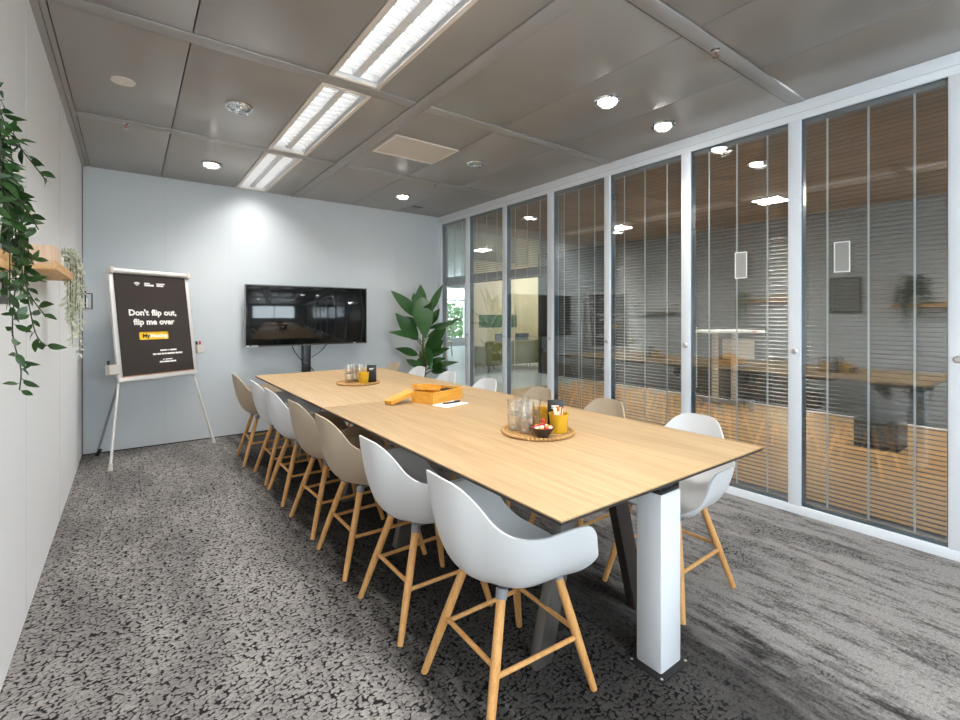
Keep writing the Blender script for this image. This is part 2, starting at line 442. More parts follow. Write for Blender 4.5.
t = thing('ceiling_grille', 'beige rectangular air return grille with pale rim flush in the ceiling', 'vent', (1.94, 3.54, H))
g = MB(); w, L = .295, .225
g.box((-w, -L, -.006), (w, -L + .022, .0), .001).box((-w, L - .022, -.006), (w, L, 0), .001)
g.box((-w, -L + .022, -.006), (-w + .022, L - .022, 0), .001).box((w - .022, -L + .022, -.006), (w, L - .022, 0), .001)
g.build('rim', M_trim, t)
MB().box((-w + .022, -L + .022, -.003), (w - .022, L - .022, 0)).build('filter_panel', M_grille, t)
tag(MB().lathe([(0, 0), (.062, 0), (.06, -.006), (.03, -.009), (.014, -.009), (.012, -.006), (0, -.006)], 32).build('ceiling_sensor', M_trim, loc=(-.034, 3.53, H)), 'flat pale round disc on the ceiling cassette near the left wall', 'sensor')
def sprinkler(x, y, label):
    t = thing('sprinkler_head', label, 'sprinkler', (x, y, H - .004), 0, 'ceiling sprinkler heads')
    MB().lathe([(0, 0), (.022, 0), (.022, -.004), (.009, -.008), (.009, -.02), (0, -.02)], 20).build('body', M_chrome, t)
    MB().tube([(-.012, 0, -.014), (-.014, 0, -.03), (0, 0, -.04), (.014, 0, -.03), (.012, 0, -.014)], .002, 6).build('yoke', M_chrome, t)
    MB().lathe([(0, -.04), (.016, -.04), (.016, -.043), (0, -.043)], 16).build('deflector', M_chrome, t)
    MB().tube([(0, 0, -.02), (0, 0, -.04)], .003, 8).build('bulb', M_red, t)
sprinkler(-.02, 4.275, 'small sprinkler head on the ceiling rail near the flip chart corner')
sprinkler(2.46, 1.255, 'small sprinkler head on the wide ceiling rail at upper right')
sprinkler(2.58, 4.275, 'tiny sprinkler head on the ceiling rail near the corner plant')
t = thing('ceiling_slot', 'small black rectangular slot in the ceiling near the back wall', 'vent', (2.97, 5.36, H))
MB().box((-.06, -.025, -.003), (.06, .025, 0)).build('slot_plate', M_black, t)
MB().box((-.068, -.033, -.0015), (.068, .033, 0)).build('slot_rim', M_gap, t)

# ------------------------------------------------------------------ glass partition on the right
panes = [(5.70, 5.665, 5.075), (0, 4.998, 4.313), (0, 4.25, 3.57), (0, 3.488, 2.83), (0, 2.765, 2.07), (0, 1.996, 1.311), (0, 1.237, .545), (0, .47, -.22), (0, -.29, -.98), (0, -1.05, -2.15)]
Z0, Z1 = .055, 2.585
fr = MB()
D0, D1 = XR - .012, XR + .075
fr.box((D0, YF, Z1), (D1, YB, H), .003)
fr.box((D0, YF, 0), (D1, YB, Z0), .003)
prev = YB
for (_, ya, yb) in panes:
    fr.box((D0, ya, Z0), (D1, prev, Z1), .003); prev = yb
fr.box((D0, YF, Z0), (D1, prev, Z1), .003)
struct(fr, 'trim_5', M_frame)
hl = MB().box((D0 - .0012, YF, 2.628), (D0, YB, 2.631)); struct(hl, 'trim_6', M_joint)
ga = MB()
for (_, ya, yb) in panes:
    for y0, y1 in ((yb, yb + .006), (ya - .006, ya)):
        ga.box((XR + .006, y0, Z0), (XR + .062, y1, Z1))
    ga.box((XR + .006, yb, Z1 - .006), (XR + .062, ya, Z1)); ga.box((XR + .006, yb, Z0), (XR + .062, ya, Z0 + .006))
struct(ga, 'trim_7', M_gasket)
for i, (_, ya, yb) in enumerate(panes):
    g = MB().box((XR, yb - .004, Z0 - .004), (XR + .006, ya + .004, Z1 + .004))
    struct(g, 'window_%d' % (i + 1), M_glass)
    g = MB().box((XR + .056, yb - .004, Z0 - .004), (XR + .062, ya + .004, Z1 + .004))
    struct(g, 'window_%d' % (i + 11), M_glass)
# venetian blinds in the cavity
where = ['first pane next to the back wall, half raised', 'second pane from the back wall, half raised before the sofa',
         'third pane from the back wall, behind the white bead glints', 'fourth pane from the back wall, behind a taupe chair',
         'fifth pane from the back wall, left of the trolley',
         'sixth pane from the back wall, in front of the standing trolley', 'large near pane at the right edge of the photo']
for i, (_, ya, yb) in enumerate(panes[:7]):
    yc = (ya + yb) / 2; w = (ya - yb) / 2 - .012
    zb = 1.72 if i < 3 else Z0 + .02
    t = thing('venetian_blind', 'grey blind in the ' + where[i], 'blind', (XR + .036, yc, zb), 0, 'venetian blinds between the partition panes')
    s = MB()
    pitch = .027; top = Z1 - .035
    z = zb + .03; 
    while z < top - .01:
        rows = []
        for j in range(5):
            x = -.0165 + .033 * j / 4
            rows.append([(x, -w, z - zb - .0035 * ((j - 2) / 2) ** 2), (x, w, z - zb - .0035 * ((j - 2) / 2) ** 2)])
        s.grid(rows)
        z += pitch if (i > 2 or z > zb + .12) else .006
    s.build('slats', M_slat, t, recalc=False)
    MB().box((-.018, -w, top - zb), (.018, w, top - zb + .03), .003).build('head_rail', M_grey, t)
    MB().box((-.015, -w, .004), (.015, w, .02), .003).build('bottom_rail', M_grey, t)
    for f in (-.62, 0, .62):
        MB().box((-.019, f * w - .005, .01), (-.0175, f * w + .005, top - zb)).build('ladder_tape', M_cord, t)
# partition knobs (one by each mullion) a bead chain, and beads imitating slat glints
k = MB()
kz = 1.07
for i in range(7):
    yy = (panes[i][2] + panes[i + 1][1]) / 2
    k.lathe([(0, -.0), (.02, 0), (.02, .006), (.012, .012), (0, .012)], 20, Matrix.Translation((D0, yy, kz)) @ Matrix.Rotation(-PI / 2, 4, 'Y'))
struct(k, 'trim_8', M_screw)
def chain_and_glint(y, z0, z1, label):
    t = MB()
    z = z0
    while z < z1:
        t.ball((0, 0, z - z0), .006, 8); z += .02
    t.tube([(0, 0, 0), (0, 0, z1 - z0)], .0012, 5)
    tag(t.build('chain_and_glint', M_bead, loc=(XR + .0125, y, z0)), label, 'blind chain', 'blind bead chains')
chain_and_glint(4.12, .55, 1.62, 'white bead row imitating lamp glints in the third pane from the back wall')  # this one and the next draw downlight glints on the slats as beads
chain_and_glint(3.12, .40, 1.25, 'white bead row imitating lamp glints in the fourth pane from the back wall')
chain_and_glint(1.955, .75, 1.22, 'white beaded blind chain at the left edge of the sixth pane')
def notice(y, label):
    t = thing('window_notice', label, 'notice', (XR - .0012, y, 1.57), 0, 'paper notices on the glass')
    w, h, b = .042, .19, .007
    f = MB().box((0, -w, 0), (.0012, w, b)).box((0, -w, h - b), (.0012, w, h)).box((0, -w, b), (.0012, -w + b, h - b)).box((0, w - b, b), (.0012, w, h - b))
    f.build('border', M_paper, t)
    MB().box((.0004, -w + b, b), (.001, w - b, h - b)).build('sheet', mat('notice_grey', srgb(160, 160, 154), .6), t)
notice(1.617, 'small white-bordered paper notice on the pane left of the wide mullion')
notice(1.017, 'small white-bordered paper notice on the large near pane at right')

# ------------------------------------------------------------------ tables
def table(y0, y1, label):
    x0, x1, zt = .93, 2.137, .75
    cx, cy = (x0 + x1) / 2, (y0 + y1) / 2
    w, L = (x1 - x0) / 2, (y1 - y0) / 2
    t = thing('meeting_table', label, 'table', (cx, cy, 0), 0, 'oak meeting tables set end to end')
    MB().box((-w, -L, zt - .006), (w, L, zt), .0012).build('tabletop', M_oak, t)
    e = MB()
    a = [(-w, -L), (w, -L), (w, L), (-w, L)]
    b = [(-w + .02, -L + .02), (w - .02, -L + .02), (w - .02, L - .02), (-w + .02, L - .02)]
    for k in range(4):
        k2 = (k + 1) % 4
        e.face([(*a[k], zt - .0058), (*a[k2], zt - .0058), (*a[k2], zt - .013), (*a[k], zt - .013)])
        e.face([(*a[k], zt - .013), (*a[k2], zt - .013), (*b[k2], zt - .026), (*b[k], zt - .026)])
    e.face([(*q, zt - .026) for q in b]); e.face([(*q, zt - .0059) for q in a])
    bmesh.ops.remove_doubles(e.bm, verts=e.bm.verts, dist=1e-5)
    e.build('dark_edge', M_edge, t)
    MB().box((-.07, -L + .2, zt - .07), (-.03, L - .2, zt - .026)).box((.03, -L + .2, zt - .07), (.07, L - .2, zt - .026)).build('beam', M_edge, t)
    for yy in (-L + .40, L - .40):
        for s in (-1, 1):
            m = MB().bar((s * .30, yy, 0.002), (s * .10, yy, zt - .03), .085, .045, (0, 1, 0), .003)
            # cut foot level
            for v in m.bm.verts:
                if v.co.z < .03: v.co.z = 0.0
            m.build('leg', M_steelleg if s < 0 else M_edge, t)
        MB().box((-.2, yy - .025, zt - .05), (.2, yy + .025, zt - .026)).build('leg_plate', M_edge, t)
    return t
table(.89, 2.832, 'near oak meeting table with dark edges, its end over the white power column')
table(2.836, 4.75, 'far oak meeting table with dark edges, in front of the television')

t = thing('power_column', 'white square floor power column under the near end of the table', 'power column', (1.6, 1.032, 0))
a = 0.0
pb = MB().box((-.088, -.076, 0), (.088, .076, .006), .002).build('base_plate', M_black, t)
for sx in (-1, 1):
    for sy in (-1, 1):
        MB().lathe([(0, .0085), (.004, .0078), (.0055, .006)], 12, Matrix.Translation((sx * .077, sy * .0625, 0))).build('screw', M_screw, pb)
MB().box((-.065, -.053, .006), (.065, .053, .652), .008).build('post', M_post, t)
MB().box((-.062, -.05, .65), (.062, .05, .678), .007).build('cap', M_blackgloss, t)

# ------------------------------------------------------------------ armchairs
def interp(pts, u):
    """Catmull-Rom through pts, u in 0..1"""
    n = len(pts) - 1; f = min(max(u, 0), .99999) * n; i = int(f); f -= i
    P = [Vector(pts[max(0, min(n, i + k))]) for k in (-1, 0, 1, 2)]
    return .5 * ((2 * P[1]) + (-P[0] + P[2]) * f + (2 * P[0] - 5 * P[1] + 4 * P[2] - P[3]) * f * f + (-P[0] + 3 * P[1] - 3 * P[2] + P[3]) * f ** 3)
RIM = [(0, .245, .445), (.075, .245, .445), (.15, .238, .448), (.21, .220, .462), (.252, .190, .500), (.272, .165, .548), (.281, .150, .592), (.285, .118, .625), (.286, .06, .634),
       (.284, .0, .634), (.277, -.065, .632), (.254, -.120, .633), (.220, -.160, .641), (.185, -.192, .668), (.152, -.221, .716), (.119, -.253, .758), (.084, -.275, .780), (.045, -.286, .787), (0, -.288, .788)]
def shell_mesh():
    b = MB()
    NP, NR = 96, 18
    c0 = Vector((0, .0, .410))
    rings = []
    for i in range(NP):
        u = i / NP * 2
        mir = 1
        if u > 1: u = 2 - u; mir = -1
        P = interp(RIM, u); P.x = abs(P.x) * mir
        ring = []
        for j in range(1, NR + 1):
            r = j / NR
            th = r * PI / 2
            hh = .86 * math.sin(th) ** .66 + .14 * r ** 2.2
            vv = (1 - math.cos(th)) ** 1.4
            hgt = P.z - c0.z
            q = Vector((P.x * hh, c0.y + (P.y - c0.y) * hh, c0.z + hgt * vv))
            # saddle of the seat
            ring.append(q)
        rings.append(ring)
    cv = b.bm.verts.new(c0)
    vv = [[b.bm.verts.new(q) for q in ring] for ring in rings]
    for i in range(NP):
        k = (i + 1) % NP
        b.bm.faces.new((cv, vv[i][0], vv[k][0]))
        for j in range(NR - 1):
            b.bm.faces.new((vv[i][j], vv[i][j + 1], vv[k][j + 1], vv[k][j]))
    return b
FEET = [(-.20, -.225), (.20, -.225), (.205, .225), (-.205, .225)]
TOPS = [(-.105, -.10), (.105, -.10), (.12, .125), (-.12, .125)]
def make_chair(m, lab):
    t = thing('armchair', lab, 'chair', (0, 0, 0), 0, 'shell armchairs around the table')
    o = shell_mesh().build('shell', m, t, sharp=60)
    md = o.modifiers.new('thickness', 'SOLIDIFY'); md.thickness = .007; md.offset = 0; o.modifiers.new('crisp_rim', 'EDGE_SPLIT').split_angle = R(50)
    ax = []
    for (fx, fy), (tx, ty) in zip(FEET, TOPS):
        a = Vector((fx, fy, 0)); bb = Vector((tx, ty, .412))
        lg = MB().tube([a, a.lerp(bb, .02), a.lerp(bb, .5), a.lerp(bb, .95)], [.0115, .0125, .0165, .0155], 14).build('leg', M_oakleg, t)
        MB().tube([a.lerp(bb, .93), a.lerp(bb, 1.0)], [.0185, .0205], 14).build('socket', M_grey, lg)
        ax.append((a, bb))
    for k in range(4):
        k2 = (k + 1) % 4; f = .50 if k % 2 == 0 else .44
        p = ax[k][0].lerp(ax[k][1], f); q = ax[k2][0].lerp(ax[k2][1], f)
        MB().tube([p, q], .0085, 10).build('stretcher', M_oakleg, t)
    MB().box((-.10, -.09, .396), (.10, .11, .408), .006).build('seat_mount', M_grey, t)
    return t
left = [(1.08, 1.30, -R(90) - R(2), 'w', 'white armchair in the foreground, nearest the viewer on the left side of the table'),
        (1.08, 1.885, -R(90), 'w', 'white armchair second from the near end on the left side of the table'),
        (1.07, 2.46, -R(90), 't', 'taupe armchair third from the near end on the left side of the table'),
        (1.07, 3.00, -R(90) + R(2), 't', 'taupe armchair fourth from the near end on the left, behind a taupe one'),
        (1.06, 3.59, -R(90), 'w', 'white armchair fifth from the near end on the left, between taupe and white ones'),
        (1.06, 4.09, -R(90), 'w', 'white armchair second from the flip chart end on the left side of the table'),
        (1.02, 4.68, -R(90) - R(2), 't', 'taupe armchair closest to the flip chart at the far left of the table')]
right = [(2.10, 1.30, R(90), 'w', 'white armchair nearest the viewer on the glass side, behind the power column'),
         (2.10, 1.87, R(90), 't', 'taupe armchair second from the near end on the glass side of the table'),
         (2.10, 2.46, R(90), 't', 'taupe armchair third from the near end on the glass side, behind the near tray'),
         (2.10, 3.08, R(90), 'w', 'white armchair in the middle of the glass side, right of the yellow box'),
         (2.10, 3.67, R(90), 'w', 'white armchair third from the far end on the glass side, behind the yellow box'),
         (2.10, 4.22, R(90), 'w', 'white armchair second from the far end on the glass side, in front of the plant'),
         (2.10, 4.78, R(90), 't', 'taupe armchair at the far end of the glass side, left of the corner plant')]
proto = {}
for x, y, rz, k, lab in left + right:
    if k not in proto:
        proto[k] = make_chair(M_white if k == 'w' else M_taupe, lab)
        proto[k].location = (x, y, 0); proto[k].rotation_euler = (0, 0, rz)
    else:
        dup(proto[k], (x, y, 0), rz, lab)

# ------------------------------------------------------------------ flip chart
FM = Vector((.278, 5.27, 0)); ang = math.atan2(.477, .826)
t = thing('flip_chart', 'white-framed tripod flip chart easel standing in the back left corner', 'flip chart', FM, ang)
LN = R(9)
T = Matrix.Rotation(-LN, 4, 'X')        # local board plane: x along, z up the board, -y to the viewer
def bd(m): return T @ m if m is not None else T
u0, u1, w0, w1 = -.352, .378, .725, 1.735
f = MB()
f.box((u0, -.012, w0), (u0 + .035, .02, w1), .006, T).box((u1 - .035, -.012, w0), (u1, .02, w1), .006, T)
f.box((u0, -.016, w0), (u1, .02, w0 + .035), .006, T)
f.build('board_frame', M_alu, t)
MB().box((u0 + .02, -.004, w0 + .02), (u1 - .02, .012, w1 - .02), 0, T).build('board', M_alu, t)
cl = MB().tube([T @ Vector((u0 + .0, -.022, w1 - .01)), T @ Vector((u1 - .0, -.022, w1 - .01))], .024, 16)
cl.build('clamp_bar', M_alu, t)
for u in (u0 - .004, u1 - .03):
    MB().box((u, -.05, w1 - .04), (u + .034, .015, w1 + .018), .008, T).build('clamp_end', M_lightgrey, t)
for s, (fx, tx) in enumerate(((-.476, -.33), (.476, .335))):
    a = T @ Vector((fx, 0, .0)); a.z = 0.006; bb = T @ Vector((tx, .016, w0 + .06))
    lg = MB().tube([a, a.lerp(bb, .5), bb], .0105, 12).build('leg', M_alu, t)
    MB().tube([a - Vector((0, 0, .006)), a.lerp(bb, .07)], [.019, .015], 12).build('foot', M_lightgrey, lg)
lg = MB().tube([T @ Vector((-.05, .02, 1.5)), (-.26, .60, .005)], .0105, 12).build('leg', M_grey, t)
MB().tube([(-.26, .60, 0.0), (-.25, .565, .06)], [.017, .014], 12).build('foot', M_black, lg)
for (ua, ub, wz) in ((u0 - .085, u0 + .005, .80), (u1 - .005, u1 + .07, .93)):
    p = MB()
    p.box((ua, -.045, wz), (ub, .01, wz + .006), 0, T).box((ua, -.045, wz), (ub, -.04, wz + .085), 0, T)
    p.box((ua, .005, wz), (ub, .01, wz + .085), 0, T).box((ua, -.045, wz), (ua + .005, .01, wz + .085), 0, T).box((ub - .005, -.045, wz), (ub, .01, wz + .085), 0, T)
    p.build('pen_tray', M_lightgrey, t)
W = Matrix.Translation(FM) @ Matrix.Rotation(ang, 4, 'Z') @ T
def marker(u, wz, m, label):
    o = MB()
    o.tube([W @ Vector((u, -.018, wz + .012)), W @ Vector((u, -.018, wz + .098))], .008, 10)
    cap = MB().tube([W @ Vector((u, -.018, wz + .085)), W @ Vector((u, -.018, wz + .122))], .0098, 10)
    b = thing('marker_pen', label, 'marker', W @ Vector((u, -.018, wz + .012)), 0, 'marker pens in the flip chart trays')
    for mb, nm, mm in ((o, 'barrel', M_paper), (cap, 'pen_cap', m)):
        ob = mb.build(nm, mm, b); ob.data.transform(Matrix.Translation(-b.location))
marker(u1 + .015, .93, M_navy, 'dark blue capped marker in the right pen tray of the flip chart')
marker(u1 + .05, .93, M_red, 'red capped marker in the right pen tray of the flip chart')
marker(u0 - .07, .80, M_black, 'black capped marker in the left pen tray of the flip chart')
# the black poster on the easel
t = thing('flip_chart_sheet', 'black printed paper sheet reading Don\'t flip out, flip me over on the easel', 'poster', FM, ang)
MB().box((u0 + .04, -.016, w0 + .05), (u1 - .04, -.008, w1 - .02), 0, T).build('sheet', M_poster, t)
MB().box((u0 + .036, -.0165, w0 + .042), (u1 - .036, -.008, w0 + .05), 0, T).build('kraft_edge', mat('kraft', srgb(186, 140, 104), .7), t)
def text(body, u, w, size, m, name, align='CENTER', bold=.012):
    cu = bpy.data.curves.new(name, 'FONT'); cu.body = body; cu.size = size; cu.align_x = align; cu.align_y = 'CENTER'
    cu.extrude = .0004; cu.space_line = 1.16; cu.offset = bold * size * 3.3; cu.resolution_u = 3
    o = bpy.data.objects.new(name, cu); C.objects.link(o)
    dg = bpy.context.evaluated_depsgraph_get(); dg.update()
    me = bpy.data.meshes.new_from_object(o.evaluated_get(dg))
    bpy.data.objects.remove(o)
    me.transform(T @ Matrix.Translation((u, -.0168, w)) @ Matrix.Rotation(PI / 2, 4, 'X'))
    me.materials.clear(); me.materials.append(m)
    o = bpy.data.objects.new(name, me); C.objects.link(o); o.parent = t
    return o
def words(line, u, w, size, m, name):
    ob = [text(x, 0, w, size, m, name) for x in line.split()]
    ws = [(min(v.co.x for v in o.data.vertices), max(v.co.x for v in o.data.vertices)) for o in ob]
    gapw = size * .30
    tot = sum(b - a for a, b in ws) + gapw * (len(ws) - 1)
    x = u - tot / 2
    for o, (a, b) in zip(ob, ws):
        o.location = (x - a, 0, 0); x += b - a + gapw
words("Don't flip out,", -.002, 1.343, .0755, M_ink, 'headline_word')
words('flip me over', .0, 1.256, .0755, M_ink, 'headline_word')
MB().box((-.15, -.0172, 1.092), (.112, -.016, 1.164), .008, T, 1).build('yellow_label', M_yel, t)
text('My', -.09, 1.126, .052, M_black, 'label_lettering').location = (0, -.0008, 0)
text('Meeting', .026, 1.126, .049, M_ink, 'label_lettering').location = (0, -.0008, 0)
def bars(rows, name, sh=0):
    for (w, h, segs) in rows:
        b = MB()
        for a, c_ in segs: b.box((a + sh, -.0172, w - h / 2), (c_ + sh, -.016, w + h / 2), 0, T)
        b.build(name, M_ink, t)
bars([(.985, .014, [(.10, .165), (.172, .184), (.192, .255)]), (.952, .016, [(.03, .062), (.068, .104), (.11, .13), (.136, .156), (.162, .236), (.242, .31)]),
      (.898, .010, [(.118, .13), (.14, .205)]), (.876, .014, [(.085, .12), (.125, .178), (.184, .24)])], 'small_print', -.075)
bars([(1.624, .011, [(.0, .05)]), (1.606, .016, [(.0, .085)]), (1.624, .011, [(.11, .19)]), (1.606, .015, [(.11, .175)])], 'top_logo_lettering', -.06)
fan = MB()
for k, r in enumerate((.014, .026, .038)):
    n = 8
    for j in range(n):
        a0 = R(45) + R(90) * j / n; a1 = R(45) + R(90) * (j + 1) / n
        r0 = r - .007
        P = [(-.125 + rr * math.cos(a), 1.594 + rr * math.sin(a)) for rr, a in ((r0, a0), (r, a0), (r, a1), (r0, a1))]
        fan.face([T @ Vector((x, -.0172, z)) for x, z in P])
fan.build('fan_logo', M_ink, t)

# ------------------------------------------------------------------ television
TY = 5.60; tx0, tx1, tz0, tz1 = .995, 2.372, .965, 1.642
t = thing('television', 'large black flat television on a floor stand against the back wall', 'television', ((tx0 + tx1) / 2, TY, tz0))
w = (tx1 - tx0) / 2; h = tz1 - tz0
MB().box((-w, -.012, 0), (w, .04, h), .005).build('casing', M_black, t)
MB().box((-w + .008, -.0145, .016), (w - .008, -.011, h - .008), .001).build('screen', M_screen, t)
b = .006
MB().box((-w - .003, -.016, h - b), (w + .003, -.004, h + .003)).box((-w - .003, -.016, -.002), (-w + .004, -.004, h)).box((w - .004, -.016, -.002), (w + .003, -.004, h)).box((-w, -.016, -.003), (w, -.004, .004)).build('bezel', M_steelleg, t)
MB().box((-w + .01, -.0155, .004), (-w + .045, -.0145, .012)).box((-w + .06, -.0155, .005), (-w + .13, -.0145, .011)).box((w - .17, -.0155, .004), (w - .14, -.0145, .012)).build('badge', M_paper, t)
t = thing('television_stand', 'black floor stand column holding up the television', 'stand', (1.665, TY + .066, 0))
MB().box((-.045, -.02, 0.02), (.045, .05, 1.3), .008).build('column', M_black, t)
MB().box((-.36, -.24, 0), (.36, .075, .02), .006).build('base', M_black, t)
MB().box((-.05, -.035, .62), (.01, -.015, .76), .012).build('cable_box', M_black, t)
MB().box((-.2, -.012, 1.12), (.2, .01, 1.46), .004).build('bracket', M_black, t)
def cable(pts, label):
    P = [interp(pts, i / 24) for i in range(25)]
    o = MB().tube([p - Vector(pts[0]) for p in P], .005, 8).build('cable', M_black, loc=pts[0])
    tag(o, label, 'cable', 'television cables')
cable([(1.49, 5.645, .968), (1.52, 5.62, .89), (1.585, 5.615, .80), (1.64, 5.615, .73)], 'black cable sagging from the television to the left of the stand column')
cable([(1.90, 5.645, .968), (1.85, 5.62, .92), (1.78, 5.62, .86), (1.705, 5.615, .82)], 'black cable sagging from the television to the right of the stand column')
cable([(1.705, 5.63, .70), (1.75, 5.62, .63), (1.80, 5.62, .57), (1.84, 5.64, .49)], 'black cable drooping low to the right of the stand column')

# ------------------------------------------------------------------ corner plant
px, py = 3.0, 5.28
t = thing('potted_plant', 'tall broad-leaved green plant in a pot in the back right corner', 'plant', (px, py, 0))
MB().lathe([(0, 0), (.13, 0), (.135, .01), (.165, .34), (.17, .36), (.155, .36), (.15, .32), (0, .32)], 36).build('pot', M_terr, t)
MB().lathe([(0, .335), (.148, .325)], 24).build('soil', M_soil, t)
st = MB(); lf = MB()
cam = Vector((-px, -py, 0)).normalized(); rt = Vector((.804, -.595, 0))
# stem list: (lean to image right, top height)
for dx, zt in ((0, 1.15), (.03, .95), (-.03, .85)):
    st.tube([(dx * .3, 0, .32), (dx, .0, .32 + (zt - .32) * .5), (dx * 1.5 + .01, 0, zt)], [.024, .02, .012], 10)
# leaves: base (right, up), tip (right, up), lean to the viewer, width
LV = [(-.02, 1.38, -.03, 1.70, -.05, .14), (-.03, 1.26, -.39, 1.62, .05, .16), (.06, 1.30, .25, 1.70, -.05, .10), (-.02, 1.56, .03, 1.05, .30, .26), (-.07, 1.42, -.12, 1.60, -.15, .10),
      (-.06, .98, -.33, 1.33, .10, .19), (-.06, 1.02, -.37, 1.12, .22, .10), (-.05, .80, -.33, .90, .15, .11), (.03, 1.00, .45, 1.30, .05, .07), (.05, 1.12, .42, 1.24, -.1, .07),
      (.04, .86, .27, 1.14, .18, .17), (.05, .74, .26, 1.00, -.05, .13), (.05, .78, .32, .90, .12, .11), (.05, .62, .40, .74, .12, .09), (-.02, .78, -.09, .56, .30, .11),
      (.06, .92, .10, .66, .28, .10), (.05, .68, .26, .79, .28, .10), (-.05, 1.16, -.30, 1.30, -.18, .13), (.05, 1.15, .22, 1.40, -.2, .12), (-.03, .64, -.22, .74, -.15, .10),
      (.10, .60, .30, .62, .2, .10), (-.02, 1.20, .10, 1.46, .16, .15)]
for (a0, z0, a1, z1, c_, Wd) in LV:
    b0 = rt * a0 + Vector((0, 0, z0)); b1 = rt * a1 + Vector((0, 0, z1)) + cam * c_
    d = b1 - b0; L = d.length
    st.tube([Vector((a0 * .3, 0, min(z0, 1.12) - .05)), b0, b0 + d * .06], [.008, .006, .005], 6)
    nrm = (cam * .9 + Vector((0, 0, .5)))
    droop = .22 if abs(a1 - a0) > .3 and z1 - z0 < .32 else .06
    lf.leaf(b0 + d * .03 + nrm * (droop * .25 * L), d - nrm * 0, nrm, L * .99, Wd, droop, 10, .22)
st.build('stems', M_stem, t)
lf.build('foliage', M_leafbig, t, recalc=False)

# ------------------------------------------------------------------ left wall ledges and what stands on them
def ledge(y0, y1, z, d, label):
    t = thing('wall_ledge', label, 'shelf', (XL, (y0 + y1) / 2, z), 0, 'wooden wall ledges')
    L = (y1 - y0) / 2
    MB().box((0, -L, 0), (d, L, .018), .0015).build('board', M_pine, t)
    MB().box((d - .014, -L, .018), (d, L, .036), .0015).build('front_lip', M_pine, t)
    MB().box((0, -L, .018), (.012, L, .06), .0015).build('back_rail', M_pine, t)
ledge(2.62, 3.45, 1.493, .115, 'pine picture ledge on the left wall holding boxes and a silvery trailing plant')
ledge(.75, 1.62, 1.40, .15, 'pine wall ledge under the dark green hanging plant at the left edge')
def openbox(x0, x1, y0, y1, z0, z1, m, name, label, group=None):
    t = MB(); e = .007
    cx, cy = (x0 + x1) / 2, (y0 + y1) / 2
    t.box((x0 - cx, y0 - cy, 0), (x1 - cx, y1 - cy, e))
    t.box((x0 - cx, y0 - cy, e), (x0 - cx + e, y1 - cy, z1 - z0)).box((x1 - cx - e, y0 - cy, e), (x1 - cx, y1 - cy, z1 - z0))
    t.box((x0 - cx + e, y0 - cy, e), (x1 - cx - e, y0 - cy + e, z1 - z0)).box((x0 - cx + e, y1 - cy - e, e), (x1 - cx - e, y1 - cy, z1 - z0))
    return tag(t.build(name, m, loc=(cx, cy, z0)), label, 'box', group)
openbox(-.345, -.262, 2.74, 2.96, 1.511, 1.605, M_pinebox, 'wooden_box', 'pale wooden box on the pine ledge beside the hanging leaves')
openbox(-.345, -.262, 2.975, 3.10, 1.511, 1.585, M_potw, 'white_box', 'small white box on the pine ledge between wooden box and silvery plant')
def strand_plant(loc, potprof, mpot, name, label, strands, mleaf, mstem, LL, WW, step, stem_r, mound=None):
    t = thing(name, label, 'plant', loc)
    MB().lathe(potprof, 28).build('pot', mpot, t)
    zt = max(z for r, z in potprof)
    MB().lathe([(0, zt - .012), (potprof[2][0] * .95, zt - .014)], 20).build('soil', M_soil, t)
    st = MB(); lf = MB()
    for pts in strands:
        n = 40
        P = [interp(pts, i / n) for i in range(n + 1)]
        st.tube(P, stem_r, 5)
        dist = 0; nxt = step * .5; side = 1
        for i in range(1, n + 1):
            dist += (P[i] - P[i - 1]).length
            while dist > nxt:
                tan = (P[i] - P[i - 1]).normalized()
                aa = random.uniform(-.9, .9)
                out = Vector((random.uniform(-.8, 1), side * random.uniform(.2, 1), random.uniform(-.6, .8))).normalized()
                d = (out * .9 + tan * random.uniform(.2, .8)).normalized()
                if (P[i] + d * LL).x + loc[0] < XL + .01: d.x = abs(d.x)
                if P[i].x + d.x * LL + loc[0] < XL + .01: nxt += step; continue
                nn = Vector((random.uniform(-.8, .8), -1 + random.uniform(-.2, .9), random.uniform(-.3, 1)))
                l = LL * random.uniform(.7, 1.15)
                st.tube([P[i], P[i] + d * l * .18], stem_r * .6, 4)
                lf.leaf(P[i] + d * l * .15, d, nn, l, WW * l / LL * random.uniform(.85, 1.1), random.uniform(0, .3), 5, .2)
                side = -side; nxt += step
    st.build('stems', mstem, t)
    lf.build('foliage', mleaf, t, recalc=False)
    return t
# dark green hanging plant: pot stands on the near ledge, strands spill forward
gx, gy, gz = -.277, 1.42, 1.418
S = []
rnd = random.Random(11)
for k in range(44):
    a = rnd.uniform(0, 2 * PI); r = rnd.uniform(.03, .09)
    ex, ey = max(-.05, min(.062, r * math.cos(a))), r * 1.6 * math.sin(a)
    zt = .12 + rnd.uniform(.04, .22)
    S.append([(ex * .25, ey * .25, .12), (ex * .6, ey * .6, zt), (ex, ey, zt - rnd.uniform(.0, .09)), (ex * 1.1, ey * 1.2, zt - rnd.uniform(.1, .22))])
for k in range(9):
    y = rnd.uniform(-.12, .16); x = rnd.uniform(.045, .08)
    zb = rnd.uniform(-.1, .1)
    S.append([(x * .3, y * .5, .12), (x * .8, y, .17), (x, y * 1.1, .08), (x + .005, y * 1.15 + rnd.uniform(-.03, .03), zb)])
for k in range(3):
    zz = (.22, .10, .02)[k]
    S.append([(.02, 0, .12), (.06, .03, zz + .06), (.085, .05, zz + .03), (.118 - .01 * k, .06, zz - .02)])
S.append([(.02, 0, .12), (.065, .03, .16), (.072, .05, 0), (.066, .05, -.15), (.078, .06, -.235), (.076, .06, -.285)])
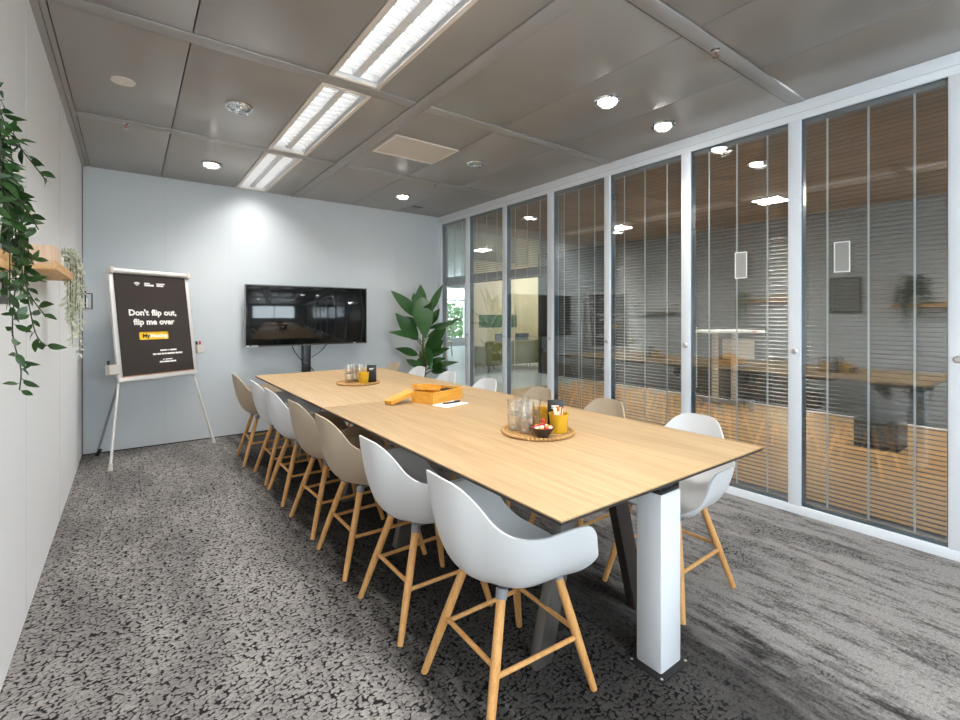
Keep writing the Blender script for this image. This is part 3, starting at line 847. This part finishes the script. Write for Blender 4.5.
S.append([(.02, 0, .12), (.07, .03, .15), (.078, .05, .02), (.09, .06, -.06), (.118, .08, -.12)])
S.append([(.02, 0, .12), (.07, .05, .15), (.082, .08, .02), (.088, .08, -.08), (.10, .09, -.16), (.118, .09, -.19)])
strand_plant((gx, gy, gz), [(0, 0), (.05, 0), (.06, .12), (.054, .12), (.05, .1), (0, .1)], M_potw, 'hanging_plant',
             'dark green leafy trailing plant hanging at the left edge of the photo', S, M_leafdk, M_stemdk, .034, .0145, .0135, .0013)
S = []
rnd = random.Random(5)
for k in range(15):
    y = rnd.uniform(-.05, .10); x = rnd.uniform(.03, .09) if k > 5 else rnd.uniform(.04, .08)
    zb = rnd.uniform(-.25, -.03) if k > 5 else rnd.uniform(-.43, -.22)
    S.append([(x * .2, y * .3, .07), (x * .7, y * .7, .125), (x, y, .05), (x, y * 1.05, zb * .5), (x + rnd.uniform(-.01, .012), y * 1.1, zb)])
for k in range(10):
    a = rnd.uniform(0, 2 * PI)
    S.append([(0, 0, .07), (.03 * math.cos(a), .05 * math.sin(a), .12), (.04 * math.cos(a), .09 * math.sin(a), .09)])
strand_plant((-.30, 3.33, 1.511), [(0, 0), (.036, 0), (.045, .075), (.04, .075), (.036, .06), (0, .06)], M_potw, 'trailing_plant',
             'silvery small-leaved trailing plant hanging from the far end of the pine ledge', S, M_leafsil, M_stem, .034, .0125, .0105, .0012)
t = thing('decorative_ball', 'small pale ball ornament on the near pine ledge', 'ornament', (-.28, 1.10, 1.418))
MB().ball((0, 0, .045), .045, 20).build('ball', M_potw, t)
t = thing('picture_frame', 'black-framed faded print hung on the left wall', 'picture', (XL, 2.1, 1.34))
w, h, b = .17, .46, .025
MB().box((0, -w, 0), (.025, w, b), .002).box((0, -w, h - b), (.025, w, h), .002).box((0, -w, b), (.025, -w + b, h - b), .002).box((0, w - b, b), (.025, w, h - b), .002).build('frame', M_black, t)
MB().box((0, -w + b, b), (.012, w - b, h - b)).build('print', M_picture, t)
t = thing('wall_rack', 'small black wire wall rack on the left wall near the corner', 'rack', (XL, 4.75, 1.36))
for y in (-.3, .45):
    MB().tube([(0, y, 0), (.10, y, 0), (.10, y, .13), (0, y, .13)], .006, 6).build('end_frame', M_black, t)
MB().box((0, -.3, -.004), (.10, .45, .004)).build('rack_board', M_black, t)
tag(MB().box((0, -.12, 0), (.07, .14, .075), .004).build('document_box', M_potw, loc=(XL + .02, 4.75, 1.3645)), 'white box standing on the black wire rack near the corner', 'box')

# ------------------------------------------------------------------ things on the tables
ZT = .75
def tray(x, y, label):
    t = thing('woven_tray', label, 'tray', (x, y, ZT), 0, 'woven trays on the tables')
    b = MB().lathe([(0, .001), (.16, .001), (.168, .004), (.16, .007), (0, .007)], 48)
    b.build('mat', M_rattan, t)
    r = MB()
    n = 56
    for k in range(n):
        a = 2 * PI * k / n
        r.ball((.165 * math.cos(a), .165 * math.sin(a), .0085), .0105, 8, (1, 1, .75))
    for k in range(1, 6):
        rr = .14 * k / 6 + .01
        r.tube([(rr * math.cos(2 * PI * j / 32), rr * math.sin(2 * PI * j / 32), .0075) for j in range(33)], .0035, 6)
    r.build('woven_rim', M_rattan, t)
tray(1.55, 1.635, 'round woven tray with glasses, bowl and yellow cups on the near table')
tray(1.50, 3.70, 'round woven tray with glasses and a yellow cup on the far table')
gproto = []
def tumbler(x, y, z, label, group):
    if not gproto:
        r, h = .037, .069
        o = MB().lathe([(0, .0), (r * .86, 0), (r * .9, .003), (r, h), (r - .003, h), (r * .9 - .0035, .012), (0, .011)], 24).build('glass_tumbler', M_tumbler)
        gproto.append(o)
    else:
        o = gproto[0].copy(); C.objects.link(o)
    o.location = (x, y, z); tag(o, label, 'glass', group)
tz = ZT + .0115
cols = [(-.075, .045, 'left'), (-.035, -.03, 'front'), (.018, .07, 'back'), (-.02, .075 - .04 + .0, 'x')]
def stack(cx, cy, pts, where, grp):
    for (dx, dy, nm) in pts:
        tumbler(cx + dx, cy + dy, tz, 'clear drinking glass at the bottom of the %s stack on the %s tray' % (nm, where), grp)
        tumbler(cx + dx, cy + dy, tz + .0695, 'clear drinking glass on top of the %s stack on the %s tray' % (nm, where), grp)
# along image-right = (.804,-.595); away from viewer = (.595,.804)
def off(a, b): return (.804 * a + .595 * b, -.595 * a + .804 * b)
stack(1.55, 1.635, [(*off(-.108, .015), 'leftmost'), (*off(-.058, -.048), 'front'), (*off(-.018, .022), 'right'), (*off(-.068, .092), 'rear')], 'near', 'glass tumblers on the near tray')
stack(1.50, 3.70, [(*off(-.075, .0), 'left'), (*off(.005, .035), 'right'), (*off(-.05, .08), 'rear')], 'far', 'glass tumblers on the far tray')
def cup(x, y, label, fill):
    t = thing('yellow_cup', label, 'cup', (x, y, tz - .002), 0, 'yellow enamel cups on the trays')
    MB().lathe([(0, 0), (.036, 0), (.046, .085), (.048, .087), (.044, .086), (.035, .004), (0, .004)], 28).build('cup_body', M_gold, t)
    return t
def sticks(x, y, z, n, label, cols, grp):
    rr = random.Random(3)
    for k in range(n):
        a = rr.uniform(0, 2 * PI); r = rr.uniform(.0, .022)
        b = Vector((x + r * .5 * math.cos(a), y + r * .5 * math.sin(a), z + .012)); e = Vector((x + r * 1.6 * math.cos(a), y + r * 1.6 * math.sin(a), z + .095 + rr.uniform(0, .022)))
        o = MB().bar((0, 0, 0), e - b, .012, .003, (math.cos(a + 1), math.sin(a + 1), 0), .0008)
        tag(o.build('sachet', cols[k % len(cols)], loc=b), label, 'sachet', grp)
c1 = off(.09, -.055); c2 = off(.055, .055)
cup(1.55 + c1[0] + .02, 1.635 + c1[1] + .02, 'yellow cup full of sachets in front of the black card on the near tray', True)
cup(1.55 + off(.02, .1)[0], 1.635 + off(.02, .1)[1], 'empty yellow cup behind the black card on the near tray', False)
M_sach = mat('sachet_cream', srgb(244, 232, 208), .6); M_sach2 = mat('sachet_orange', srgb(214, 120, 60), .6)
sticks(1.55 + c1[0] + .02, 1.635 + c1[1] + .02, tz, 14, 'slim paper sachet standing in the yellow cup on the near tray', [M_sach, M_sach, M_sach2], 'paper sachets in the yellow cup')
def card(x, y, rz, label):
    t = thing('menu_card', label, 'card', (x, y, tz - .003), rz, 'black cards on the trays')
    m = MB().box((-.038, -.004, 0), (.038, .004, .14), .001)
    m.build('card', M_card, t)
    MB().box((-.02, -.0046, .108), (.016, -.004, .114)).box((-.02, -.0046, .099), (.006, -.004, .103)).build('print_line', M_ink, t)
card(1.55 + off(.088, .03)[0], 1.635 + off(.088, .03)[1], -R(36), 'small black card standing behind the yellow cup on the near tray')
card(1.50 + off(.105, .02)[0], 3.70 + off(.105, .02)[1], -R(25), 'small black card standing beside the yellow cup on the far tray')
q = off(.055, -.05)
cup(1.50 + q[0], 3.70 + q[1], 'yellow cup in front of the black card on the far tray', False)
q = off(.0, -.125); bx, by = 1.55 + off(.008, -.115)[0], 1.635 + off(.008, -.115)[1]
t = thing('snack_bowl', 'small dark bowl of wrapped sweets on the near tray', 'bowl', (bx, by, tz - .002))
MB().lathe([(0, 0), (.026, 0), (.028, .004), (.056, .045), (.053, .045), (.024, .008), (0, .007)], 32).build('bowl_body', M_bowl, t)
M_cand = [mat('candy_red', srgb(205, 50, 36), .35), mat('candy_white', srgb(245, 236, 220), .4), mat('candy_orange', srgb(232, 140, 50), .35)]
spots = [(0, 0, .052)] + [(.020 * math.cos(2 * PI * k / 5), .020 * math.sin(2 * PI * k / 5), .043) for k in range(5)] + [(.036 * math.cos(2 * PI * k / 9 + .3), .036 * math.sin(2 * PI * k / 9 + .3), .038) for k in range(9)] + [(.008, .008, .068)]
names = ['red', 'cream', 'orange']
for k, (dx, dy, dz) in enumerate(spots):
    o = MB().ball((0, 0, 0), .0105, 10, (1.15, .9, .85))
    a = k * 1.3
    for s in (-1, 1):
        e = Vector((math.cos(a), math.sin(a), .35 * s))
        o.leaf(Vector((math.cos(a), math.sin(a), 0)) * .009 * s, e * s, (0, 0, 1), .012, .013, 0, 3)
    tag(o.build('wrapped_sweet', M_cand[k % 3], loc=(bx + dx, by + dy, tz + dz)), '%s wrapped sweet in the dark bowl' % names[k % 3], 'sweet', '%s sweets in the dark bowl' % names[k % 3])

# yellow bamboo box with a lid leaning on it, notepad and pen
BR = R(20)
t = thing('bamboo_box', 'open yellow wooden box in the middle of the table', 'box', (1.62, 2.66, ZT), BR)
hw, hd, hh, e = .155, .09, .072, .008
m = MB().box((-hw, -hd, 0), (hw, hd, e)).box((-hw, -hd, e), (hw, -hd + e, hh)).box((-hw, hd - e, e), (hw, hd, hh)).box((-hw, -hd + e, e), (-hw + e, hd - e, hh)).box((hw - e, -hd + e, e), (hw, hd - e, hh))
m.build('box_body', M_bamboo, t)
MB().box((-.03, -hd + e, e), (-.022, hd - e, hh - .004)).build('divider', M_bamboo, t)
Mf = Matrix.Translation((-.06, .045, .073)) @ Matrix.Rotation(R(7), 4, 'Y') @ Matrix.Rotation(R(-6), 4, 'Z')
m = MB().box((-.085, -.045, 0), (.085, .045, .006), 0, Mf).box((-.085, -.045, .006), (-.079, .045, .032), 0, Mf).box((.079, -.045, .006), (.085, .045, .032), 0, Mf).box((-.079, .039, .006), (.079, .045, .032), 0, Mf).box((-.079, -.045, .006), (.079, -.039, .018), 0, Mf)
m.build('inner_tray', M_bamboo, t)
lid = MB().box((-.095, -.035, 0), (.095, .035, .007)).box((-.095, -.035, -.016), (-.088, .035, 0)).box((.088, -.035, -.016), (.095, .035, 0)).box((-.088, -.035, -.016), (.088, -.028, 0)).box((-.088, .028, -.016), (.088, .035, 0))
o = lid.build('box_lid', M_bamboo, loc=(1.368, 2.70, ZT + .043)); o.rotation_euler = (0, -R(14), R(12))
tag(o, 'yellow wooden lid leaning against the left end of the box', 'lid')
bxs = random.Random(2)
for k in range(3):
    lx, ly = .066, -.038 + .022 * k
    o = MB().box((-.05, -.003, 0), (.05, .003, .058), .001).build('black_card', M_card, loc=(1.62 + lx * math.cos(BR) - ly * math.sin(BR), 2.66 + lx * math.sin(BR) + ly * math.cos(BR), ZT + .0085)); o.rotation_euler = (0, 0, BR)
    tag(o, 'dark flat card filed inside the yellow wooden box', 'card', 'dark cards in the yellow box')
t = MB().box((-.1, -.065, 0), (.1, .065, .004), .0008)
o = t.build('notepad', M_paper, loc=(1.60, 2.475, ZT)); o.rotation_euler = (0, 0, R(14))
tag(o, 'white notepad lying in front of the yellow wooden box', 'notepad')
t = thing('ballpoint_pen', 'black pen lying on the white notepad', 'pen', (1.62, 2.485, ZT + .0095), R(2))
MB().tube([(-.07, 0, 0), (-.06, 0, 0), (.05, 0, 0), (.062, 0, 0)], [.002, .005, .005, .004], 10).build('barrel', M_black, t)
MB().box((.015, -.0015, .004), (.06, .0015, .0075), .0005).build('clip', M_black, t)

# ------------------------------------------------------------------ beyond the glass
struct(MB().box((3.66, -3, -.06), (7.5, 6.4, -.001)), 'floor_corridor', M_cfloor)
struct(MB().box((3.66, 6.4, -.06), (13.2, 17.3, -.001)), 'floor_lobby', M_cgrey)
struct(MB().box((3.64, -3, 2.7), (7.6, 6.4, 2.8)), 'ceiling_corridor', M_cceil)
struct(MB().box((3.64, 6.4, 2.7), (13.2, 17.3, 2.8)), 'ceiling_lobby', M_ceil)
struct(MB().box((7.5, -3, 0), (7.6, 7.9, 2.7)), 'wall_corridor', M_cdark)
struct(MB().box((3.66, -3.1, 0), (7.6, -3, 2.7)), 'wall_corridor_end', M_cdark)
struct(MB().box((3.65, 5.87, 0), (3.75, 17.2, 2.7)), 'wall_lobby_left', M_wall)
w = MB().box((6.72, 9.6, 0), (7.07, 9.7, 2.7)).box((7.07, 9.6, 0), (8.33, 9.7, 1.0)).box((7.07, 9.6, 1.33), (8.33, 9.7, 2.7)).box((8.33, 9.6, 0), (13.1, 9.7, 2.7))
struct(w, 'wall_lobby_cream', M_cream)
struct(MB().box((7.07, 9.64, 1.0), (8.33, 9.66, 1.33)), 'window_21', M_greenp)
struct(MB().box((13.1, 6.4, 0), (13.2, 17.2, 2.7)).box((7.6, 7.8, 0), (13.1, 7.9, 2.7)), 'wall_lobby_right', M_cream)
w = MB().box((3.75, 17.1, 0), (13.2, 17.2, .35)).box((3.75, 17.1, 2.5), (13.2, 17.2, 2.7)).box((11.8, 17.1, .35), (13.2, 17.2, 2.5)).box((3.75, 17.1, .35), (8.2, 17.2, 2.5))
w.box((10.0, 17.1, .35), (10.06, 17.2, 2.5)).box((8.2, 17.1, 1.95), (11.8, 17.2, 2.02))
struct(w, 'wall_lobby_far', M_wall)
hd = MB(); rh = random.Random(4)
for k in range(2600):
    p = Vector((rh.uniform(8.3, 13), 18.6 + rh.uniform(-.25, .5), rh.uniform(-.2, 1.75 + .15 * math.sin(k))))
    hd.leaf(p, (rh.uniform(-1, 1), rh.uniform(-1, .1), rh.uniform(-.4, 1)), (rh.uniform(-1, 1), -1, rh.uniform(0, 1)), .19, .12, .1, 3)
tag(hd.build('hedge', M_hedge, recalc=False), 'bright green hedge outside the far window', 'hedge', kind='stuff')
# sofa
t = thing('sofa', 'olive green sofa seen through the second glass pane with its back to the room', 'sofa', (7.4, 8.75, 0))
MB().box((-.95, -.30, .16), (.95, .30, .42), .04).build('seat', M_sofa, t)
MB().box((-.95, -.33, .18), (.95, -.2, .72), .04).build('backrest', M_sofa, t)
for s in (-1, 1): MB().box((s * .95 - .06, -.3, .18), (s * .95 + .06, .3, .6), .03).build('armrest', M_sofa, t)
for sx in (-.85, .85):
    for sy in (-.25, .25): MB().tube([(sx * 1.03, sy * 1.05, 0), (sx, sy, .18)], [.01, .016], 8).build('leg', M_black, t)
def small_chair(x, y, rz, m, mleg, label, h=.85):
    t = thing('lobby_chair', label, 'chair', (x, y, 0), rz)
    MB().box((-.23, -.22, .43), (.23, .22, .47), .015).build('seat', m, t)
    MB().box((-.22, .19, .52), (.22, .22, h), .012, Matrix.Rotation(R(-4), 4, 'X')).build('backrest', m, t)
    for sx in (-1, 1):
        for sy in (-1, 1): MB().tube([(sx * .22, sy * .21, 0), (sx * .18, sy * .17, .44)], [.01, .014], 8).build('leg', mleg, t)
    return t
small_chair(7.35, 9.28, PI, M_bluec, M_black, 'blue-grey chair back showing above the olive sofa', .88)
small_chair(8.0, 9.28, PI, M_bluec, M_black, 'blue-grey chair at the right end of the olive sofa', .88)
small_chair(8.3, 13.1, R(60), M_pine, M_pine, 'wooden chair on the pale floor by the far hedge window', .86)
# bin and trolley in the corridor
t = thing('corridor_bin', 'charcoal square bin on the wooden floor behind the large near pane', 'bin', (6.03, 1.42, 0))
m = MB().box((-.17, -.17, .0), (.17, .17, .02)).box((-.17, -.17, .02), (-.155, .17, .27)).box((.155, -.17, .02), (.17, .17, .27)).box((-.155, -.17, .02), (.155, -.155, .27)).box((-.155, .155, .02), (.155, .17, .27))
m.build('bin_body', M_bin, t)
r = MB().box((-.175, -.175, .265), (-.15, .175, .28), .003).box((.15, -.175, .265), (.175, .175, .28), .003).box((-.15, -.175, .265), (.15, -.15, .28), .003).box((-.15, .15, .265), (.15, .175, .28), .003)
r.build('rim', M_bin, t)
t = thing('standing_trolley', 'pale wheeled standing desk seen through the sixth pane', 'trolley', (6.72, 3.28, 0), -R(33))
MB().box((-.41, -.24, 1.07), (.41, .24, 1.105), .006).build('desk_top', M_paper, t)
MB().box((.22, -.246, 1.076), (.28, -.24, 1.098), .001).build('control_panel', M_red, t)
for x in (-.16, .12): MB().box((x - .035, -.03, .12), (x + .035, .03, 1.07), .006).build('column', M_lightgrey, t)
MB().box((.0, -.12, .70), (.34, .10, .98), .01).build('cabinet', M_lightgrey, t)
for x in (-.23, .23): MB().box((x - .025, -.24, .09), (x + .025, .24, .13), .008).build('foot_rail', M_grey, t)
MB().box((-.205, -.03, .095), (.205, .03, .125), .006).build('cross_rail', M_grey, t)
for sx in (-1, 1):
    for sy in (-1, 1):
        MB().lathe([(0, -.014), (.04, -.014), (.046, -.006), (.046, .006), (.04, .014), (0, .014)], 20, Matrix.Translation((sx * .23, sy * .215, .046)) @ Matrix.Rotation(PI / 2, 4, 'X')).build('castor', M_lightgrey, t)

# lamps of the corridor and the lobby
M_clamp = emis('corridor_lamp', (1, .93, .84), 110)
M_llamp = emis('lobby_lamp', (1, .97, .9), 60)
for (x, y, m, lab) in ((6.2, .3, M_clamp, 'square corridor ceiling lamp nearest the viewer beyond the glass'), (6.2, 2.5, M_clamp, 'square corridor ceiling lamp beyond the fifth pane'), (6.2, 4.7, M_clamp, 'square corridor ceiling lamp near the lobby'),
                       (8.6, 8.75, M_llamp, 'square lobby ceiling lamp above the olive sofa'), (6.0, 8.0, M_llamp, 'square lobby ceiling lamp in front of the sofa'), (6.3, 12.5, M_llamp, 'square lobby ceiling lamp toward the far window')):
    t = thing('corridor_lamp', lab, 'light', (x, y, 2.7), 0, 'ceiling lamps beyond the glass')
    MB().box((-.16, -.16, -.012), (.16, .16, 0), .004).build('lamp_frame', M_trim, t)
    MB().box((-.14, -.14, -.016), (.14, .14, -.0121)).build('lamp_diffuser', m, t)

# ------------------------------------------------------------------ world, camera, colour
wd = bpy.data.worlds.new('sky'); scene.world = wd; wd.use_nodes = True
bg = wd.node_tree.nodes['Background']; bg.inputs['Color'].default_value = (.82, .91, 1, 1); bg.inputs['Strength'].default_value = 6.2
cam = bpy.data.cameras.new('camera'); co = bpy.data.objects.new('camera', cam); C.objects.link(co)
co.location = (0, 0, 1.3); co.rotation_euler = (PI / 2, 0, -math.atan(350 / 473))
cam.sensor_fit = 'HORIZONTAL'; cam.sensor_width = 36; cam.lens = 36 * 473 / 960; cam.shift_y = -44 / 960; cam.clip_start = .05
scene.camera = co
vs = scene.view_settings
vs.view_transform = 'Standard'; vs.look = 'None'; vs.gamma = 1; vs.use_curve_mapping = False
vs.exposure = 1.22
scene.cycles.use_denoising = True
scene.cycles.transparent_max_bounces = 32
scene.cycles.transmission_bounces = 14; scene.cycles.max_bounces = 14; scene.cycles.glossy_bounces = 5; scene.cycles.diffuse_bounces = 5
scene.cycles.sample_clamp_indirect = 6
